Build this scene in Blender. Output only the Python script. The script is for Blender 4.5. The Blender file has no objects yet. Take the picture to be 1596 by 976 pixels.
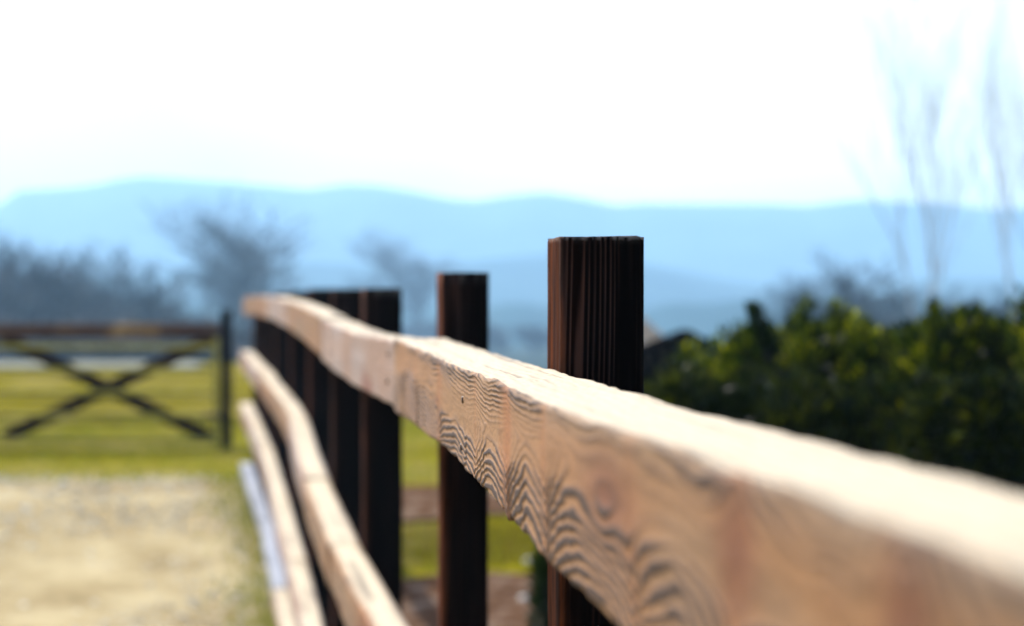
import bpy, math, random
import numpy as np
from mathutils import Vector, Matrix, noise as mnoise

random.seed(7)
rng = np.random.default_rng(7)
sc = bpy.context.scene
COL = sc.collection

# ------------------------------------------------------------------ camera, sky, sun, exposure
EYE = 1.75                      # eye height above the ground beside the fence (ground there is z = 0)
F = 3380.0                      # focal length in photo pixels (photo is 1596 wide)
TH = math.atan(355 / F)         # the view turns this far right of the fence's own direction
cam_d = bpy.data.cameras.new('camera')
cam = bpy.data.objects.new('camera', cam_d); COL.objects.link(cam)
cam.location = (0, 0, EYE)
cam.rotation_euler = (math.radians(90) - math.atan(3 / F), 0, -TH)
cam_d.sensor_width = 23.6
cam_d.lens = 23.6 * F / 1596
cam_d.clip_start = 0.02
cam_d.clip_end = 9000
cam_d.dof.use_dof = True
cam_d.dof.focus_distance = 2.28
cam_d.dof.aperture_fstop = 2.9
sc.camera = cam

SUN_EL, SUN_AZ = math.radians(50), math.radians(-38)     # azimuth measured from +Y (along the fence) to the right
sun_d = bpy.data.lights.new('sun', 'SUN')
sun = bpy.data.objects.new('sun', sun_d); COL.objects.link(sun)
sun_d.energy = 3.3
sun_d.angle = math.radians(0.53)
sun_d.color = (1.0, 0.95, 0.87)
sdir = Vector((math.sin(SUN_AZ) * math.cos(SUN_EL), math.cos(SUN_AZ) * math.cos(SUN_EL), math.sin(SUN_EL)))
sun.rotation_euler = sdir.to_track_quat('Z', 'Y').to_euler()

TINT_W = 0.0
world = bpy.data.worlds.new('World'); sc.world = world
world.use_nodes = True
wt = world.node_tree
sky = wt.nodes.new('ShaderNodeTexSky')
sky.sky_type = 'NISHITA'
sky.sun_disc = False
sky.sun_elevation = SUN_EL
sky.sun_rotation = SUN_AZ
sky.air_density = 1.0
sky.dust_density = 3.0
sky.ozone_density = 1.0
bg = wt.nodes['Background']
bg.inputs['Strength'].default_value = 0.138
# noise tint multiplied into the sky, imitating vignetting: white centre, bluish edges
tcw = wt.nodes.new('ShaderNodeTexCoord'); cn = wt.nodes.new('ShaderNodeTexNoise'); cn.noise_dimensions = '4D'
cn.inputs['Scale'].default_value = 2.6; cn.inputs['Detail'].default_value = 3; cn.inputs['W'].default_value = TINT_W
wt.links.new(tcw.outputs['Generated'], cn.inputs['Vector'])
cr_ = wt.nodes.new('ShaderNodeValToRGB'); cr_.color_ramp.elements[0].position = .34; cr_.color_ramp.elements[0].color = (.58, .70, .78, 1)
cr_.color_ramp.elements[1].position = .53; cr_.color_ramp.elements[1].color = (1.05, 1.05, 1.05, 1)
wt.links.new(cn.outputs['Fac'], cr_.inputs[0])
cm = wt.nodes.new('ShaderNodeMix'); cm.data_type = 'RGBA'; cm.blend_type = 'MULTIPLY'; cm.inputs[0].default_value = 1
wt.links.new(sky.outputs[0], cm.inputs[6]); wt.links.new(cr_.outputs[0], cm.inputs[7])
wt.links.new(cm.outputs[2], bg.inputs['Color'])

sc.view_settings.view_transform = 'Standard'
sc.view_settings.look = 'None'
sc.view_settings.gamma = 1
sc.view_settings.exposure = 1.45
sc.render.engine = 'CYCLES'
sc.cycles.use_denoising = True
sc.cycles.max_bounces = 6
sc.cycles.diffuse_bounces = 3
sc.cycles.transparent_max_bounces = 8
sc.cycles.volume_bounces = 1
sc.cycles.sample_clamp_indirect = 6

# ------------------------------------------------------------------ helpers
def at(x, y, dep):
    """world point seen at photo pixel (x, y) at distance dep along the view axis"""
    r = (x - 798) / F * dep
    return Vector((dep * math.sin(TH) + r * math.cos(TH), dep * math.cos(TH) - r * math.sin(TH), EYE - (y - 485) / F * dep))

def tag(o, label=None, cat=None, group=None, kind=None):
    if label: o['label'] = label
    if cat: o['category'] = cat
    if group: o['group'] = group
    if kind: o['kind'] = kind
    return o

def empty(name, loc=(0, 0, 0), rz=0.0, sc_=1.0):
    o = bpy.data.objects.new(name, None); COL.objects.link(o)
    o.location = loc; o.rotation_euler = (0, 0, rz); o.scale = (sc_, sc_, sc_)
    o.empty_display_size = .1
    return o

def mesh_obj(name, verts, faces, mat, parent=None, smooth=False, attrs=None, loc=None):
    me = bpy.data.meshes.new(name)
    if isinstance(verts, np.ndarray):
        nf = len(faces); k = faces.shape[1]
        me.vertices.add(len(verts)); me.vertices.foreach_set('co', verts.astype(np.float32).ravel())
        me.loops.add(nf * k); me.loops.foreach_set('vertex_index', faces.astype(np.int32).ravel())
        me.polygons.add(nf)
        me.polygons.foreach_set('loop_start', np.arange(0, nf * k, k, dtype=np.int32))
        me.polygons.foreach_set('loop_total', np.full(nf, k, dtype=np.int32))
        me.update(calc_edges=True)
    else:
        me.from_pydata([tuple(v) for v in verts], [], faces)
    me.polygons.foreach_set('use_smooth', np.full(len(me.polygons), smooth))
    if attrs:
        for an, av in attrs.items():
            a = me.attributes.new(an, 'FLOAT', 'POINT'); a.data.foreach_set('value', np.asarray(av, dtype=np.float32).ravel())
    me.validate()
    me.materials.append(mat)
    o = bpy.data.objects.new(name, me); COL.objects.link(o)
    if parent: o.parent = parent
    if loc is not None: o.location = loc
    return o

def copy_tree(o, parent=None):
    c = o.copy(); COL.objects.link(c)
    c.parent = parent
    for ch in list(o.children): copy_tree(ch, c)
    return c

def lattice(seed):
    r = np.random.default_rng(seed)
    return r.random((256, 256))
def vnoise(x, y, seed=0):
    L = _LAT.setdefault(seed, lattice(seed))
    xi = np.floor(x).astype(int); yi = np.floor(y).astype(int)
    fx = x - xi; fy = y - yi
    fx = fx * fx * (3 - 2 * fx); fy = fy * fy * (3 - 2 * fy)
    a = L[xi % 256, yi % 256]; b = L[(xi + 1) % 256, yi % 256]
    c = L[xi % 256, (yi + 1) % 256]; d = L[(xi + 1) % 256, (yi + 1) % 256]
    return (a * (1 - fx) + b * fx) * (1 - fy) + (c * (1 - fx) + d * fx) * fy - .5
_LAT = {}
def fbm(x, y, seed=0, octv=4):
    s = 0; a = 1.0; f = 1.0
    for i in range(octv):
        s = s + a * vnoise(x * f + 17.3 * i, y * f + 9.1 * i, seed + i); a *= .5; f *= 2.03
    return s
def sstep(a, b, x):
    t = np.clip((x - a) / (b - a), 0, 1); return t * t * (3 - 2 * t)

# ------------------------------------------------------------------ materials
def new_mat(name):
    m = bpy.data.materials.new(name); m.use_nodes = True
    nt = m.node_tree; b = nt.nodes['Principled BSDF']
    return m, nt, b
def N(nt, t, **kw):
    n = nt.nodes.new(t)
    for k, v in kw.items(): setattr(n, k, v)
    return n
def ramp(nt, fac, stops):
    r = N(nt, 'ShaderNodeValToRGB')
    el = r.color_ramp.elements
    while len(el) < len(stops): el.new(0.5)
    for e, (p, c) in zip(el, stops): e.position = p; e.color = (*c, 1)
    nt.links.new(fac, r.inputs[0]); return r.outputs[0]
def mixc(nt, fac, a, b, mode='MIX'):
    n = N(nt, 'ShaderNodeMix'); n.data_type = 'RGBA'; n.blend_type = mode; n.clamp_factor = True
    for s, v in ((0, fac), (6, a), (7, b)):
        if isinstance(v, (int, float)): n.inputs[s].default_value = v
        elif isinstance(v, tuple): n.inputs[s].default_value = (*v, 1)
        else: nt.links.new(v, n.inputs[s])
    return n.outputs[2]
def attr(nt, name):
    a = N(nt, 'ShaderNodeAttribute'); a.attribute_name = name; return a.outputs['Fac']
def noise_tex(nt, scale, vec=None, detail=6, rough=.6, sx=None):
    n = N(nt, 'ShaderNodeTexNoise'); n.inputs['Scale'].default_value = scale
    n.inputs['Detail'].default_value = detail; n.inputs['Roughness'].default_value = rough
    if vec is None:
        tc = N(nt, 'ShaderNodeTexCoord'); vec = tc.outputs['Object']
    if sx:
        mp = N(nt, 'ShaderNodeMapping'); mp.inputs['Scale'].default_value = sx
        nt.links.new(vec, mp.inputs[0]); vec = mp.outputs[0]
    nt.links.new(vec, n.inputs['Vector']); return n.outputs['Fac']
def bump(nt, b, h, dist, strength=1.0):
    bn = N(nt, 'ShaderNodeBump'); bn.inputs['Distance'].default_value = dist; bn.inputs['Strength'].default_value = strength
    nt.links.new(h, bn.inputs['Height']); nt.links.new(bn.outputs[0], b.inputs['Normal'])

def make_rail_mat(name, light, dark, orange, red, grey, rough=.75, lit_top=(.39, .325, .225)):
    m, nt, b = new_mat(name)
    g, o_, k, w, tp = attr(nt, 'grain'), attr(nt, 'seam'), attr(nt, 'knot'), attr(nt, 'weather'), attr(nt, 'top')
    big = noise_tex(nt, 3.0, sx=(1, .35, 1), detail=3)
    fine = noise_tex(nt, 260, sx=(1, .25, 1), detail=4)
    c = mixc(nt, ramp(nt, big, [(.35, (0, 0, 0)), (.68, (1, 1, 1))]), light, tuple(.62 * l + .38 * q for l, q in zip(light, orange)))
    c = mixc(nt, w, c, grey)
    c = mixc(nt, tp, c, lit_top)  # upper face paler: the glare of high sun put into its colour
    c = mixc(nt, o_, c, orange)
    c = mixc(nt, k, c, red)
    c = mixc(nt, g, c, dark)
    c = mixc(nt, .55, c, ramp(nt, fine, [(.3, (.45, .42, .4)), (.5, (.9, .9, .9)), (.72, (1.0, 1.0, 1.0))]), 'MULTIPLY')
    nt.links.new(c, b.inputs['Base Color'])
    b.inputs['Roughness'].default_value = rough
    b.inputs['Specular IOR Level'].default_value = .25
    bump(nt, b, fine, .0009, .6)
    return m
M_RAIL = make_rail_mat('raw_pine', (.212, .108, .040), (.026, .009, .0025), (.22, .078, .017), (.115, .036, .010), (.165, .105, .058))
M_RAIL_GREY = make_rail_mat('weathered_pine', (.28, .195, .15), (.06, .035, .025), (.22, .12, .07), (.16, .055, .03), (.22, .19, .18))
M_RAIL_BLUE = make_rail_mat('silvered_pine', (.16, .17, .19), (.015, .02, .04), (.14, .145, .165), (.04, .05, .08), (.17, .18, .21), .6, (.22, .235, .27))

def make_post_mat():
    m, nt, b = new_mat('dark_stained_wood')
    g, bl, rim = attr(nt, 'grain'), attr(nt, 'sunlit_side'), attr(nt, 'rim')
    n1 = noise_tex(nt, 30, sx=(1, 1, .12), detail=5)
    red = mixc(nt, ramp(nt, n1, [(.38, (0, 0, 0)), (.62, (1, 1, 1))]), (.03, .008, .003), (.20, .055, .017))
    blk = mixc(nt, g, (.0012, .001, .0011), (.040, .028, .027))
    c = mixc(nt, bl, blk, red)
    c = mixc(nt, rim, c, (.16, .13, .11))
    nt.links.new(c, b.inputs['Base Color'])
    b.inputs['Roughness'].default_value = .85
    b.inputs['Specular IOR Level'].default_value = .03
    fine = noise_tex(nt, 400, sx=(1, 1, .15), detail=3)
    bump(nt, b, fine, .0006, .5)
    return m
M_POST = make_post_mat()

def simple(name, stops, scale, rough=.8, sx=None, bd=0, spec=.3, detail=6):
    m, nt, b = new_mat(name)
    n = noise_tex(nt, scale, sx=sx, detail=detail)
    nt.links.new(ramp(nt, n, stops), b.inputs['Base Color'])
    b.inputs['Roughness'].default_value = rough
    b.inputs['Specular IOR Level'].default_value = spec
    if bd: bump(nt, b, n, bd)
    return m
M_BARK = simple('bark', [(.3, (.018, .016, .016)), (.7, (.05, .045, .042))], 6, .9)
M_TWIG = simple('twigs', [(.3, (.010, .014, .02)), (.7, (.030, .034, .042))], 2, .9)
M_BIRCH = simple('pale_bark', [(.35, (.16, .14, .13)), (.7, (.42, .39, .36))], 5, .85)
M_GATE = simple('gate_brown_wood', [(.35, (.010, .004, .002)), (.65, (.030, .013, .006))], 12, .9, (1, 1, 4), spec=.02)
M_GATE_TOP = simple('gate_top_wood', [(.40, (.045, .018, .012)), (.55, (.08, .038, .02)), (.68, (.36, .21, .08))], 1.3, .8, (1, 1, 1))
M_GATE_LIT = simple('sunlit_gate_wood', [(.35, (.22, .17, .02)), (.65, (.36, .30, .06))], 7, .9, (1, 1, 3))  # sunlit olive look of the thin bars put into their colour
M_GPOST = simple('gate_post_wood', [(.35, (.003, .002, .002)), (.65, (.010, .005, .004))], 12, .9, (1, 1, .2), spec=.02)
M_IRON = simple('rusted_iron', [(.35, (.03, .02, .018)), (.65, (.09, .05, .03))], 40, .55)
M_PEBBLE = simple('pebble_stone', [(.3, (.22, .19, .13)), (.7, (.50, .46, .36))], 9, .8)
M_ROCK = simple('white_stone', [(.3, (.22, .21, .19)), (.7, (.42, .41, .39))], 14, .6, bd=.004)
M_WALL = simple('pale_pink_render', [(.3, (.62, .47, .40)), (.7, (.74, .60, .53))], 3, .9)
M_TILE = simple('pale_terracotta_tiles', [(.3, (.52, .36, .30)), (.7, (.70, .54, .46))], 9, .9, bd=.02)
M_FELT = simple('dark_roofing_felt', [(.3, (.001, .001, .0015)), (.7, (.004, .003, .0035))], 9, 1, bd=.004, spec=0)
M_SHED = simple('dark_shed_boards', [(.3, (.001, .001, .001)), (.7, (.004, .003, .002))], 12, 1, (1, 1, .2), spec=0)
M_GLASS = simple('dark_window_glass', [(.3, (.02, .025, .03)), (.7, (.03, .035, .04))], 2, .1, spec=.6)
M_MULCH = simple('brown_mulch', [(.3, (.02, .009, .004)), (.5, (.07, .038, .022)), (.7, (.15, .115, .09))], 7, 1, bd=.02, spec=0)
M_PATH = simple('pale_track', [(.3, (.06, .062, .035)), (.7, (.12, .125, .09))], .5, .95)

def leaf_mat(name, stops, trans=.35, rough=.30, scale=5, spec=.12):
    m, nt, b = new_mat(name)
    geo = N(nt, 'ShaderNodeNewGeometry')
    n = noise_tex(nt, scale, detail=3)
    mix_ = N(nt, 'ShaderNodeMath', operation='MULTIPLY_ADD'); mix_.inputs[1].default_value = .45
    nt.links.new(geo.outputs['Random Per Island'], mix_.inputs[0])
    sub = N(nt, 'ShaderNodeMath', operation='MULTIPLY'); sub.inputs[1].default_value = .6
    nt.links.new(n, sub.inputs[0]); nt.links.new(sub.outputs[0], mix_.inputs[2])
    c = ramp(nt, mix_.outputs[0], stops)
    nt.links.new(c, b.inputs['Base Color'])
    b.inputs['Roughness'].default_value = rough
    b.inputs['Specular IOR Level'].default_value = spec
    tr = N(nt, 'ShaderNodeBsdfTranslucent')
    c2 = mixc(nt, 1.0, c, (1.3, 1.25, .45), 'MULTIPLY')
    nt.links.new(c2, tr.inputs['Color'])
    ms = N(nt, 'ShaderNodeMixShader'); ms.inputs[0].default_value = trans
    nt.links.new(b.outputs[0], ms.inputs[1]); nt.links.new(tr.outputs[0], ms.inputs[2])
    nt.links.new(ms.outputs[0], nt.nodes['Material Output'].inputs['Surface'])
    return m
M_LEAF = leaf_mat('glossy_evergreen_leaf', [(.34, (.001, .0042, .0005)), (.53, (.010, .026, .0007)), (.72, (.095, .115, .002)), (.83, (.42, .43, .02))], .42)  # brightest stop paints sunlit highlights onto scattered leaves
M_LEAF2 = leaf_mat('dark_shrub_leaf', [(.2, (.004, .012, .003)), (.8, (.012, .024, .004))])
M_LEAF3 = leaf_mat('shaded_evergreen_leaf', [(.25, (.001, .003, .0005)), (.55, (.006, .014, .0006)), (.78, (.05, .06, .002)), (.85, (.25, .25, .01))], .2)  # darker copy of the hedge leaf: shade in its colour, highlights in the last stop
M_GRASS = leaf_mat('grass_blade', [(.2, (.10, .11, .010)), (.8, (.24, .25, .03))], .3, .6)

def ground_mat():
    m, nt, b = new_mat('grass_and_gravel')
    tc = N(nt, 'ShaderNodeTexCoord'); sep = N(nt, 'ShaderNodeSeparateXYZ'); nt.links.new(tc.outputs['Object'], sep.inputs[0])
    # grass, in mown and trodden bands
    n1 = noise_tex(nt, .6, sx=(.12, 1.0, 1), detail=5)
    grass = ramp(nt, n1, [(.34, (.035, .028, .003)), (.46, (.10, .085, .006)), (.54, (.17, .15, .005)), (.66, (.18, .15, .035))])
    n2 = noise_tex(nt, 9, detail=8, rough=.7)
    grass = mixc(nt, .5, grass, ramp(nt, n2, [(.36, (.35, .33, .3)), (.6, (1, 1, 1))]), 'MULTIPLY')
    n3 = noise_tex(nt, 1.1, detail=6, rough=.7)
    grass = mixc(nt, ramp(nt, n3, [(.5, (0, 0, 0)), (.66, (.8, .8, .8))]), grass, (.20, .16, .06))
    # beige gravel
    g1 = noise_tex(nt, 1.6, detail=7, rough=.7)
    g2 = noise_tex(nt, 45, detail=5, rough=.8)
    gravel = ramp(nt, g1, [(.30, (.17, .125, .062)), (.45, (.31, .245, .135)), (.6, (.41, .34, .20)), (.75, (.50, .42, .27))])
    gravel = mixc(nt, .45, gravel, ramp(nt, g2, [(.3, (.4, .4, .38)), (.65, (1, 1, 1))]), 'MULTIPLY')
    # where the gravel lies: left of the fence, nearer than about 16.5 m, ragged edge
    nb = noise_tex(nt, .9, detail=6, rough=.65)
    def mth(op, a, b_, c_=None):
        n = N(nt, 'ShaderNodeMath', operation=op)
        for i, v in enumerate((a, b_, c_)):
            if v is None: continue
            if isinstance(v, (int, float)): n.inputs[i].default_value = v
            else: nt.links.new(v, n.inputs[i])
        return n.outputs[0]
    yy = mth('MULTIPLY_ADD', nb, 3.2, sep.outputs[1])          # y + 3.2*noise
    mr = N(nt, 'ShaderNodeMapRange'); mr.inputs[1].default_value = 18.6; mr.inputs[2].default_value = 17.7
    nt.links.new(yy, mr.inputs[0])
    xx = mth('MULTIPLY_ADD', nb, .5, sep.outputs[0])
    mx = N(nt, 'ShaderNodeMapRange'); mx.inputs[1].default_value = .35; mx.inputs[2].default_value = .2
    nt.links.new(xx, mx.inputs[0])
    msk = mth('MULTIPLY', mr.outputs[0], mx.outputs[0])
    c = mixc(nt, msk, grass, gravel)
    # beyond the terrace: dull winter fields
    far = N(nt, 'ShaderNodeMapRange'); far.inputs[1].default_value = 60; far.inputs[2].default_value = 90
    nt.links.new(sep.outputs[1], far.inputs[0])
    fld = ramp(nt, noise_tex(nt, .01, detail=4), [(.3, (.015, .025, .022)), (.7, (.04, .05, .04))])
    c = mixc(nt, far.outputs[0], c, fld)
    nt.links.new(c, b.inputs['Base Color'])
    b.inputs['Roughness'].default_value = 1; b.inputs['Specular IOR Level'].default_value = 0
    bump(nt, b, g2, .02, .8)
    return m
M_GROUND = ground_mat()

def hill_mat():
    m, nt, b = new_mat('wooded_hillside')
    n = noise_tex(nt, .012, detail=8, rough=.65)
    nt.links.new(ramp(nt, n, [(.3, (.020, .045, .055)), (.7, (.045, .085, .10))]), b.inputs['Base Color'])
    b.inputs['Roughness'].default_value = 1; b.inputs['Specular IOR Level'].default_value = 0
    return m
M_HILL = hill_mat()

# ------------------------------------------------------------------ terrain
GY = [-60, 11.0, 12.2, 13.4, 14.4, 16.0, 19.0, 52, 60, 160, 9000]
GZ = [0, 0, .03, .15, .33, .49, .535, .535, -.2, -8, -8]
def ground_z(x, y):
    z = np.interp(y, GY, GZ)
    right = sstep(.8, 4.5, x - .06 * (y - 20)) * sstep(20, 38, y) * sstep(60, 45, y)
    return z - right * 2.4
def build_ground():
    ys = np.concatenate([np.linspace(-60, 0, 13), np.arange(1, 9, 1.0), np.arange(9, 24, .25), np.arange(24, 64, 1.0),
                         np.linspace(66, 170, 27), np.geomspace(185, 8000, 24)])
    xs0 = np.concatenate([-np.geomspace(4000, 12, 22), np.arange(-10, 14, .4), np.geomspace(15, 4000, 22)])
    X, Y = np.meshgrid(xs0, ys)
    Z = ground_z(X, Y)
    Z = Z + fbm(X * .8, Y * .8, 3) * .03 * (Y < 60)
    v = np.stack([X, Y, Z], -1).reshape(-1, 3)
    ny, nx = X.shape
    i = np.arange((ny - 1) * nx).reshape(ny - 1, nx)[:, :-1].ravel()
    f = np.stack([i, i + 1, i + nx + 1, i + nx], -1)
    o = mesh_obj('ground', v, f, M_GROUND, smooth=True)
    tag(o, 'grassy ground with a beige gravel yard, rising towards the gate', kind='structure')
build_ground()

def patch(name, mat, outline, z0=.014, res=.12, label=None):
    """ragged sheet lying on the ground: outline = (x0,x1,y0,y1)"""
    x0, x1, y0, y1 = outline
    nx = max(4, int((x1 - x0) / res)); ny = max(4, int((y1 - y0) / res))
    V = []; Fc = []
    for j in range(ny + 1):
        for i in range(nx + 1):
            a = i / nx; b_ = j / ny
            x = x0 + (x1 - x0) * a; y = y0 + (y1 - y0) * b_
            wob = mnoise.noise(Vector((x * 1.3, y * 1.3, x0))) * .35
            if j in (0, ny): y += wob
            if i in (0, nx): x += wob
            z = float(ground_z(x, y)) + float(fbm(np.array(x * .8), np.array(y * .8), 3)) * .03
            V.append((x, y, z + z0))
    for j in range(ny):
        for i in range(nx):
            k = j * (nx + 1) + i; Fc.append((k, k + 1, k + nx + 2, k + nx + 1))
    o = mesh_obj(name, V, Fc, mat, smooth=True)
    return tag(o, label, kind='structure')
patch('soil', M_MULCH, (.45, 6, 5.0, 13.1), label='brown mulch bed on the right of the fence')
patch('soil', M_MULCH, (.35, 5, 14.6, 15.7), label='narrow strip of bare brown soil beyond the fence')
patch('path', M_PATH, (-40, -1.9, 44.5, 51), .05, 1.2, 'pale track crossing the meadow beyond the gate')

# mountains
RX = [-900, -400, -100, 0, 30, 110, 150, 190, 230, 330, 430, 480, 540, 590, 640, 700, 740, 790, 850, 900, 960, 1000, 1100, 1200, 1260, 1330, 1400, 1470, 1560, 1600, 1900, 2600]
RY = [300, 330, 345, 320, 298, 294, 289, 280, 276, 284, 292, 297, 288, 290, 299, 311, 315, 306, 301, 309, 322, 318, 319, 319, 322, 313, 315, 318, 328, 323, 300, 330]
def build_range(name, dist, depth, ridge_fn, label, seed):
    A = np.radians(np.linspace(-52, 52, 420))
    R = np.linspace(0, 1, 26)
    aa, rr = np.meshgrid(A, R)
    xpx = 798 + F * np.tan(np.clip(aa, -1.2, 1.2))
    zr = ridge_fn(xpx) / F * dist * 1.0
    prof = np.where(rr < .55, sstep(0, .55, rr) ** .9, 1 - .5 * sstep(.55, 1, rr))
    D = dist + (rr - .55) * depth
    D = D * np.cos(aa) / np.cos(aa)
    rough = fbm(aa * 60, rr * 6, seed) * .10 * np.minimum(1, 3 * rr) * np.where(rr < .5, 1, .25)
    z = EYE - 10 + (zr + 10) * prof * (1 + rough * (1 - prof * .9))
    # D is distance along the view axis
    px = D * math.sin(TH) + D * np.tan(aa) * math.cos(TH)
    py = D * math.cos(TH) - D * np.tan(aa) * math.sin(TH)
    v = np.stack([px, py, z], -1).reshape(-1, 3)
    ny, nx = aa.shape
    i = np.arange((ny - 1) * nx).reshape(ny - 1, nx)[:, :-1].ravel()
    f = np.stack([i, i + 1, i + nx + 1, i + nx], -1)
    tag(mesh_obj(name, v, f, M_HILL, smooth=True), label, kind='structure')
MD = 2100
build_range('mountains', MD, 900, lambda x: 485 - np.interp(x, RX, RY), 'long pale blue wooded mountain ridge on the horizon', 11)
build_range('hills', 1250, 500, lambda x: 485 - (418 + 16 * np.sin(x / 210 + 1) + 9 * np.sin(x / 83) + 14 * np.exp(-((x - 1300) / 250) ** 2) - 10 * np.exp(-((x - 150) / 260) ** 2)),
            'low hazy foothills in front of the mountains', 21)

build_range('woods', 700, 260, lambda x: 485 - (474 + 7 * np.sin(x / 150 + 2) + 5 * np.sin(x / 47) + 3 * np.sin(x / 19)),
            'low dark wooded rise at the foot of the hills', 31)

# haze: the air between here and the mountains
def build_haze():
    x0, x1, y0, y1, z0, z1 = -4300, 4300, -120, 8200, -9.6, 150
    V = [(x, y, z) for z in (z0, z1) for y in (y0, y1) for x in (x0, x1)]
    Fc = [(0, 2, 3, 1), (4, 5, 7, 6), (0, 1, 5, 4), (2, 6, 7, 3), (0, 4, 6, 2), (1, 3, 7, 5)]
    m = bpy.data.materials.new('haze'); m.use_nodes = True; nt = m.node_tree
    nt.nodes.remove(nt.nodes['Principled BSDF'])
    pv = N(nt, 'ShaderNodeVolumePrincipled')
    pv.inputs['Color'].default_value = (.43, .71, 1.0, 1)
    pv.inputs['Density'].default_value = HAZE
    pv.inputs['Anisotropy'].default_value = .2
    nt.links.new(pv.outputs[0], nt.nodes['Material Output'].inputs['Volume'])
    tag(mesh_obj('haze', V, Fc, m), 'pale blue haze lying over the whole valley', kind='stuff')
HAZE = 4.6e-4
build_haze()

# ------------------------------------------------------------------ the fence
CY = np.array([-2.0, 0, 4.3, 6.3, 8.2, 10.1, 12.0, 14.0, 15.9, 17.5])
CX = np.array([.308, .308, .310, .229, .180, .114, .034, -.060, -.225, -.38])
def xleft(y): return np.interp(y, CY, CX)           # left faces of the posts
def prof_grain_near(u, v):
    """growth rings on the near rail's long face: u metres along the fence, v 0 (top) to 1 (bottom)"""
    seams = np.array([.12, .33, .52, .72, .97, 1.26, 1.70, 2.0, 2.33, 2.47, 2.88, 3.4, 3.82, 4.3])
    wgt = np.array([1, 1, .7, 1, 1.2, 1, 1.1, 1.5, 1.0, .5, 1.2, 1, 1, 1])
    uu = u + .018 * fbm(u * 3, v * 4, 40, 2)
    h = np.zeros_like(u)
    for s, w in zip(seams, wgt):
        h = np.maximum(h, w * np.exp(-np.abs(uu - s) / (.045 + .03 * s)))
    vc = .34 + .12 * np.sin(u * 3.1) + .10 * vnoise(u * 2.1, u * 0, 44)
    vm = (v - vc) * .13
    A = .013 + .013 * sstep(-.18, .18, v - vc)
    ph = np.sqrt(vm ** 2 + .004 ** 2) - A * h
    ph = ph + .0080 * fbm(u * 5, v * 4, 50, 3) + .0022 * fbm(u * 40, v * 22, 60, 2)
    # knots with rings running round them
    K = [(1.36, .36, .11, .030), (1.42, .60, .05, .02), (.975, .30, .045, .036), (.70, .24, .035, .03), (.86, .9, .05, .02), (2.92, .5, .06, .012), (.80, .30, .03, .012)]
    knot = np.zeros_like(u)
    for (ku, kv, su, sv) in K[:1] + K[2:]:
        du = (u - ku) / su; dv = (v - kv) * .13 / sv
        r = np.sqrt(du ** 2 + dv ** 2 + .01)
        w = np.exp(-(r / 1.6) ** 2)
        ph = ph * (1 - w) + w * (r * .017 + .003 * fbm(u * 18, v * 8, 70, 3))
        if sv > .025 and ku != 1.37: knot = np.maximum(knot, np.exp(-(r / .95) ** 2))
        elif ku == 2.92: knot = np.maximum(knot, np.exp(-(r / .5) ** 2))
        else: knot = np.maximum(knot, .35 * np.exp(-(r / .5) ** 2))
    sp = .0080
    g = ph / sp + 1.4 * fbm(u * 2.2, v * 1.6, 80, 2) + 5 * np.sin(u * 1.3 + v)
    s = g - np.floor(g)
    late = sstep(.30, .74, s) * (1 - sstep(.84, 1.0, s))
    dens = .16 + .84 * sstep(.010, .036, np.abs(vm) - .25 * A * h) * (.6 + .8 * (v > vc))
    dens = dens * (.35 + 1.5 * np.clip(.5 + 1.3 * fbm(u * 4, v * 2.5, 90, 3), 0, 1))
    dens = dens * (1 - .65 * sstep(.6, 1.2, h) )
    dens = dens * (.95 + .3 * np.exp(-((u - 2.25) / .5) ** 2))
    late = np.clip(late * dens * 1.45, 0, 1)
    streak = sstep(.15, .5, fbm(u * 38 + v * 1.2, v * .6, 100, 3)) * .35 * sstep(.2, .9, h)
    seam = np.clip(sstep(.75, 1.35, h) * .8 + streak, 0, 1)
    weather = np.clip(np.exp(-v / .10) * .9 + .45 * sstep(.0, .4, fbm(u * 2, v * 2, 110, 3)), 0, 1) * sstep(2.9, 1.2, u) + .25 * np.exp(-v / .06)
    # smudges of dark weathering under the top arris
    dark = .55 * np.exp(-(v - .05) ** 2 / .0025) * sstep(-.05, .30, fbm(u * 9, v * 8, 120, 3))
    late = np.clip(late + dark, 0, 1)
    return late, seam, knot, np.clip(weather, 0, 1)
def prof_grain_plain(u, v, seed):
    ph = v * 14 + 2.2 * fbm(u * 2.2, v * 2, seed, 3) + 1.5 * np.sin(u * 3 + seed)
    s = ph - np.floor(ph)
    late = sstep(.4, .85, s) * (1 - sstep(.9, 1, s)) * .6
    kn = np.clip(fbm(u * 2.4, v * 1.1, seed + 5, 3) * 3 - .9, 0, 1)
    se = np.clip(fbm(u * 3.0, v * .3, seed + 9, 3) * 2.2, 0, 1)
    return late, se * .8, kn, np.clip(.3 + fbm(u * 1.5, v * 2, seed + 13, 2), 0, 1)

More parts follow.
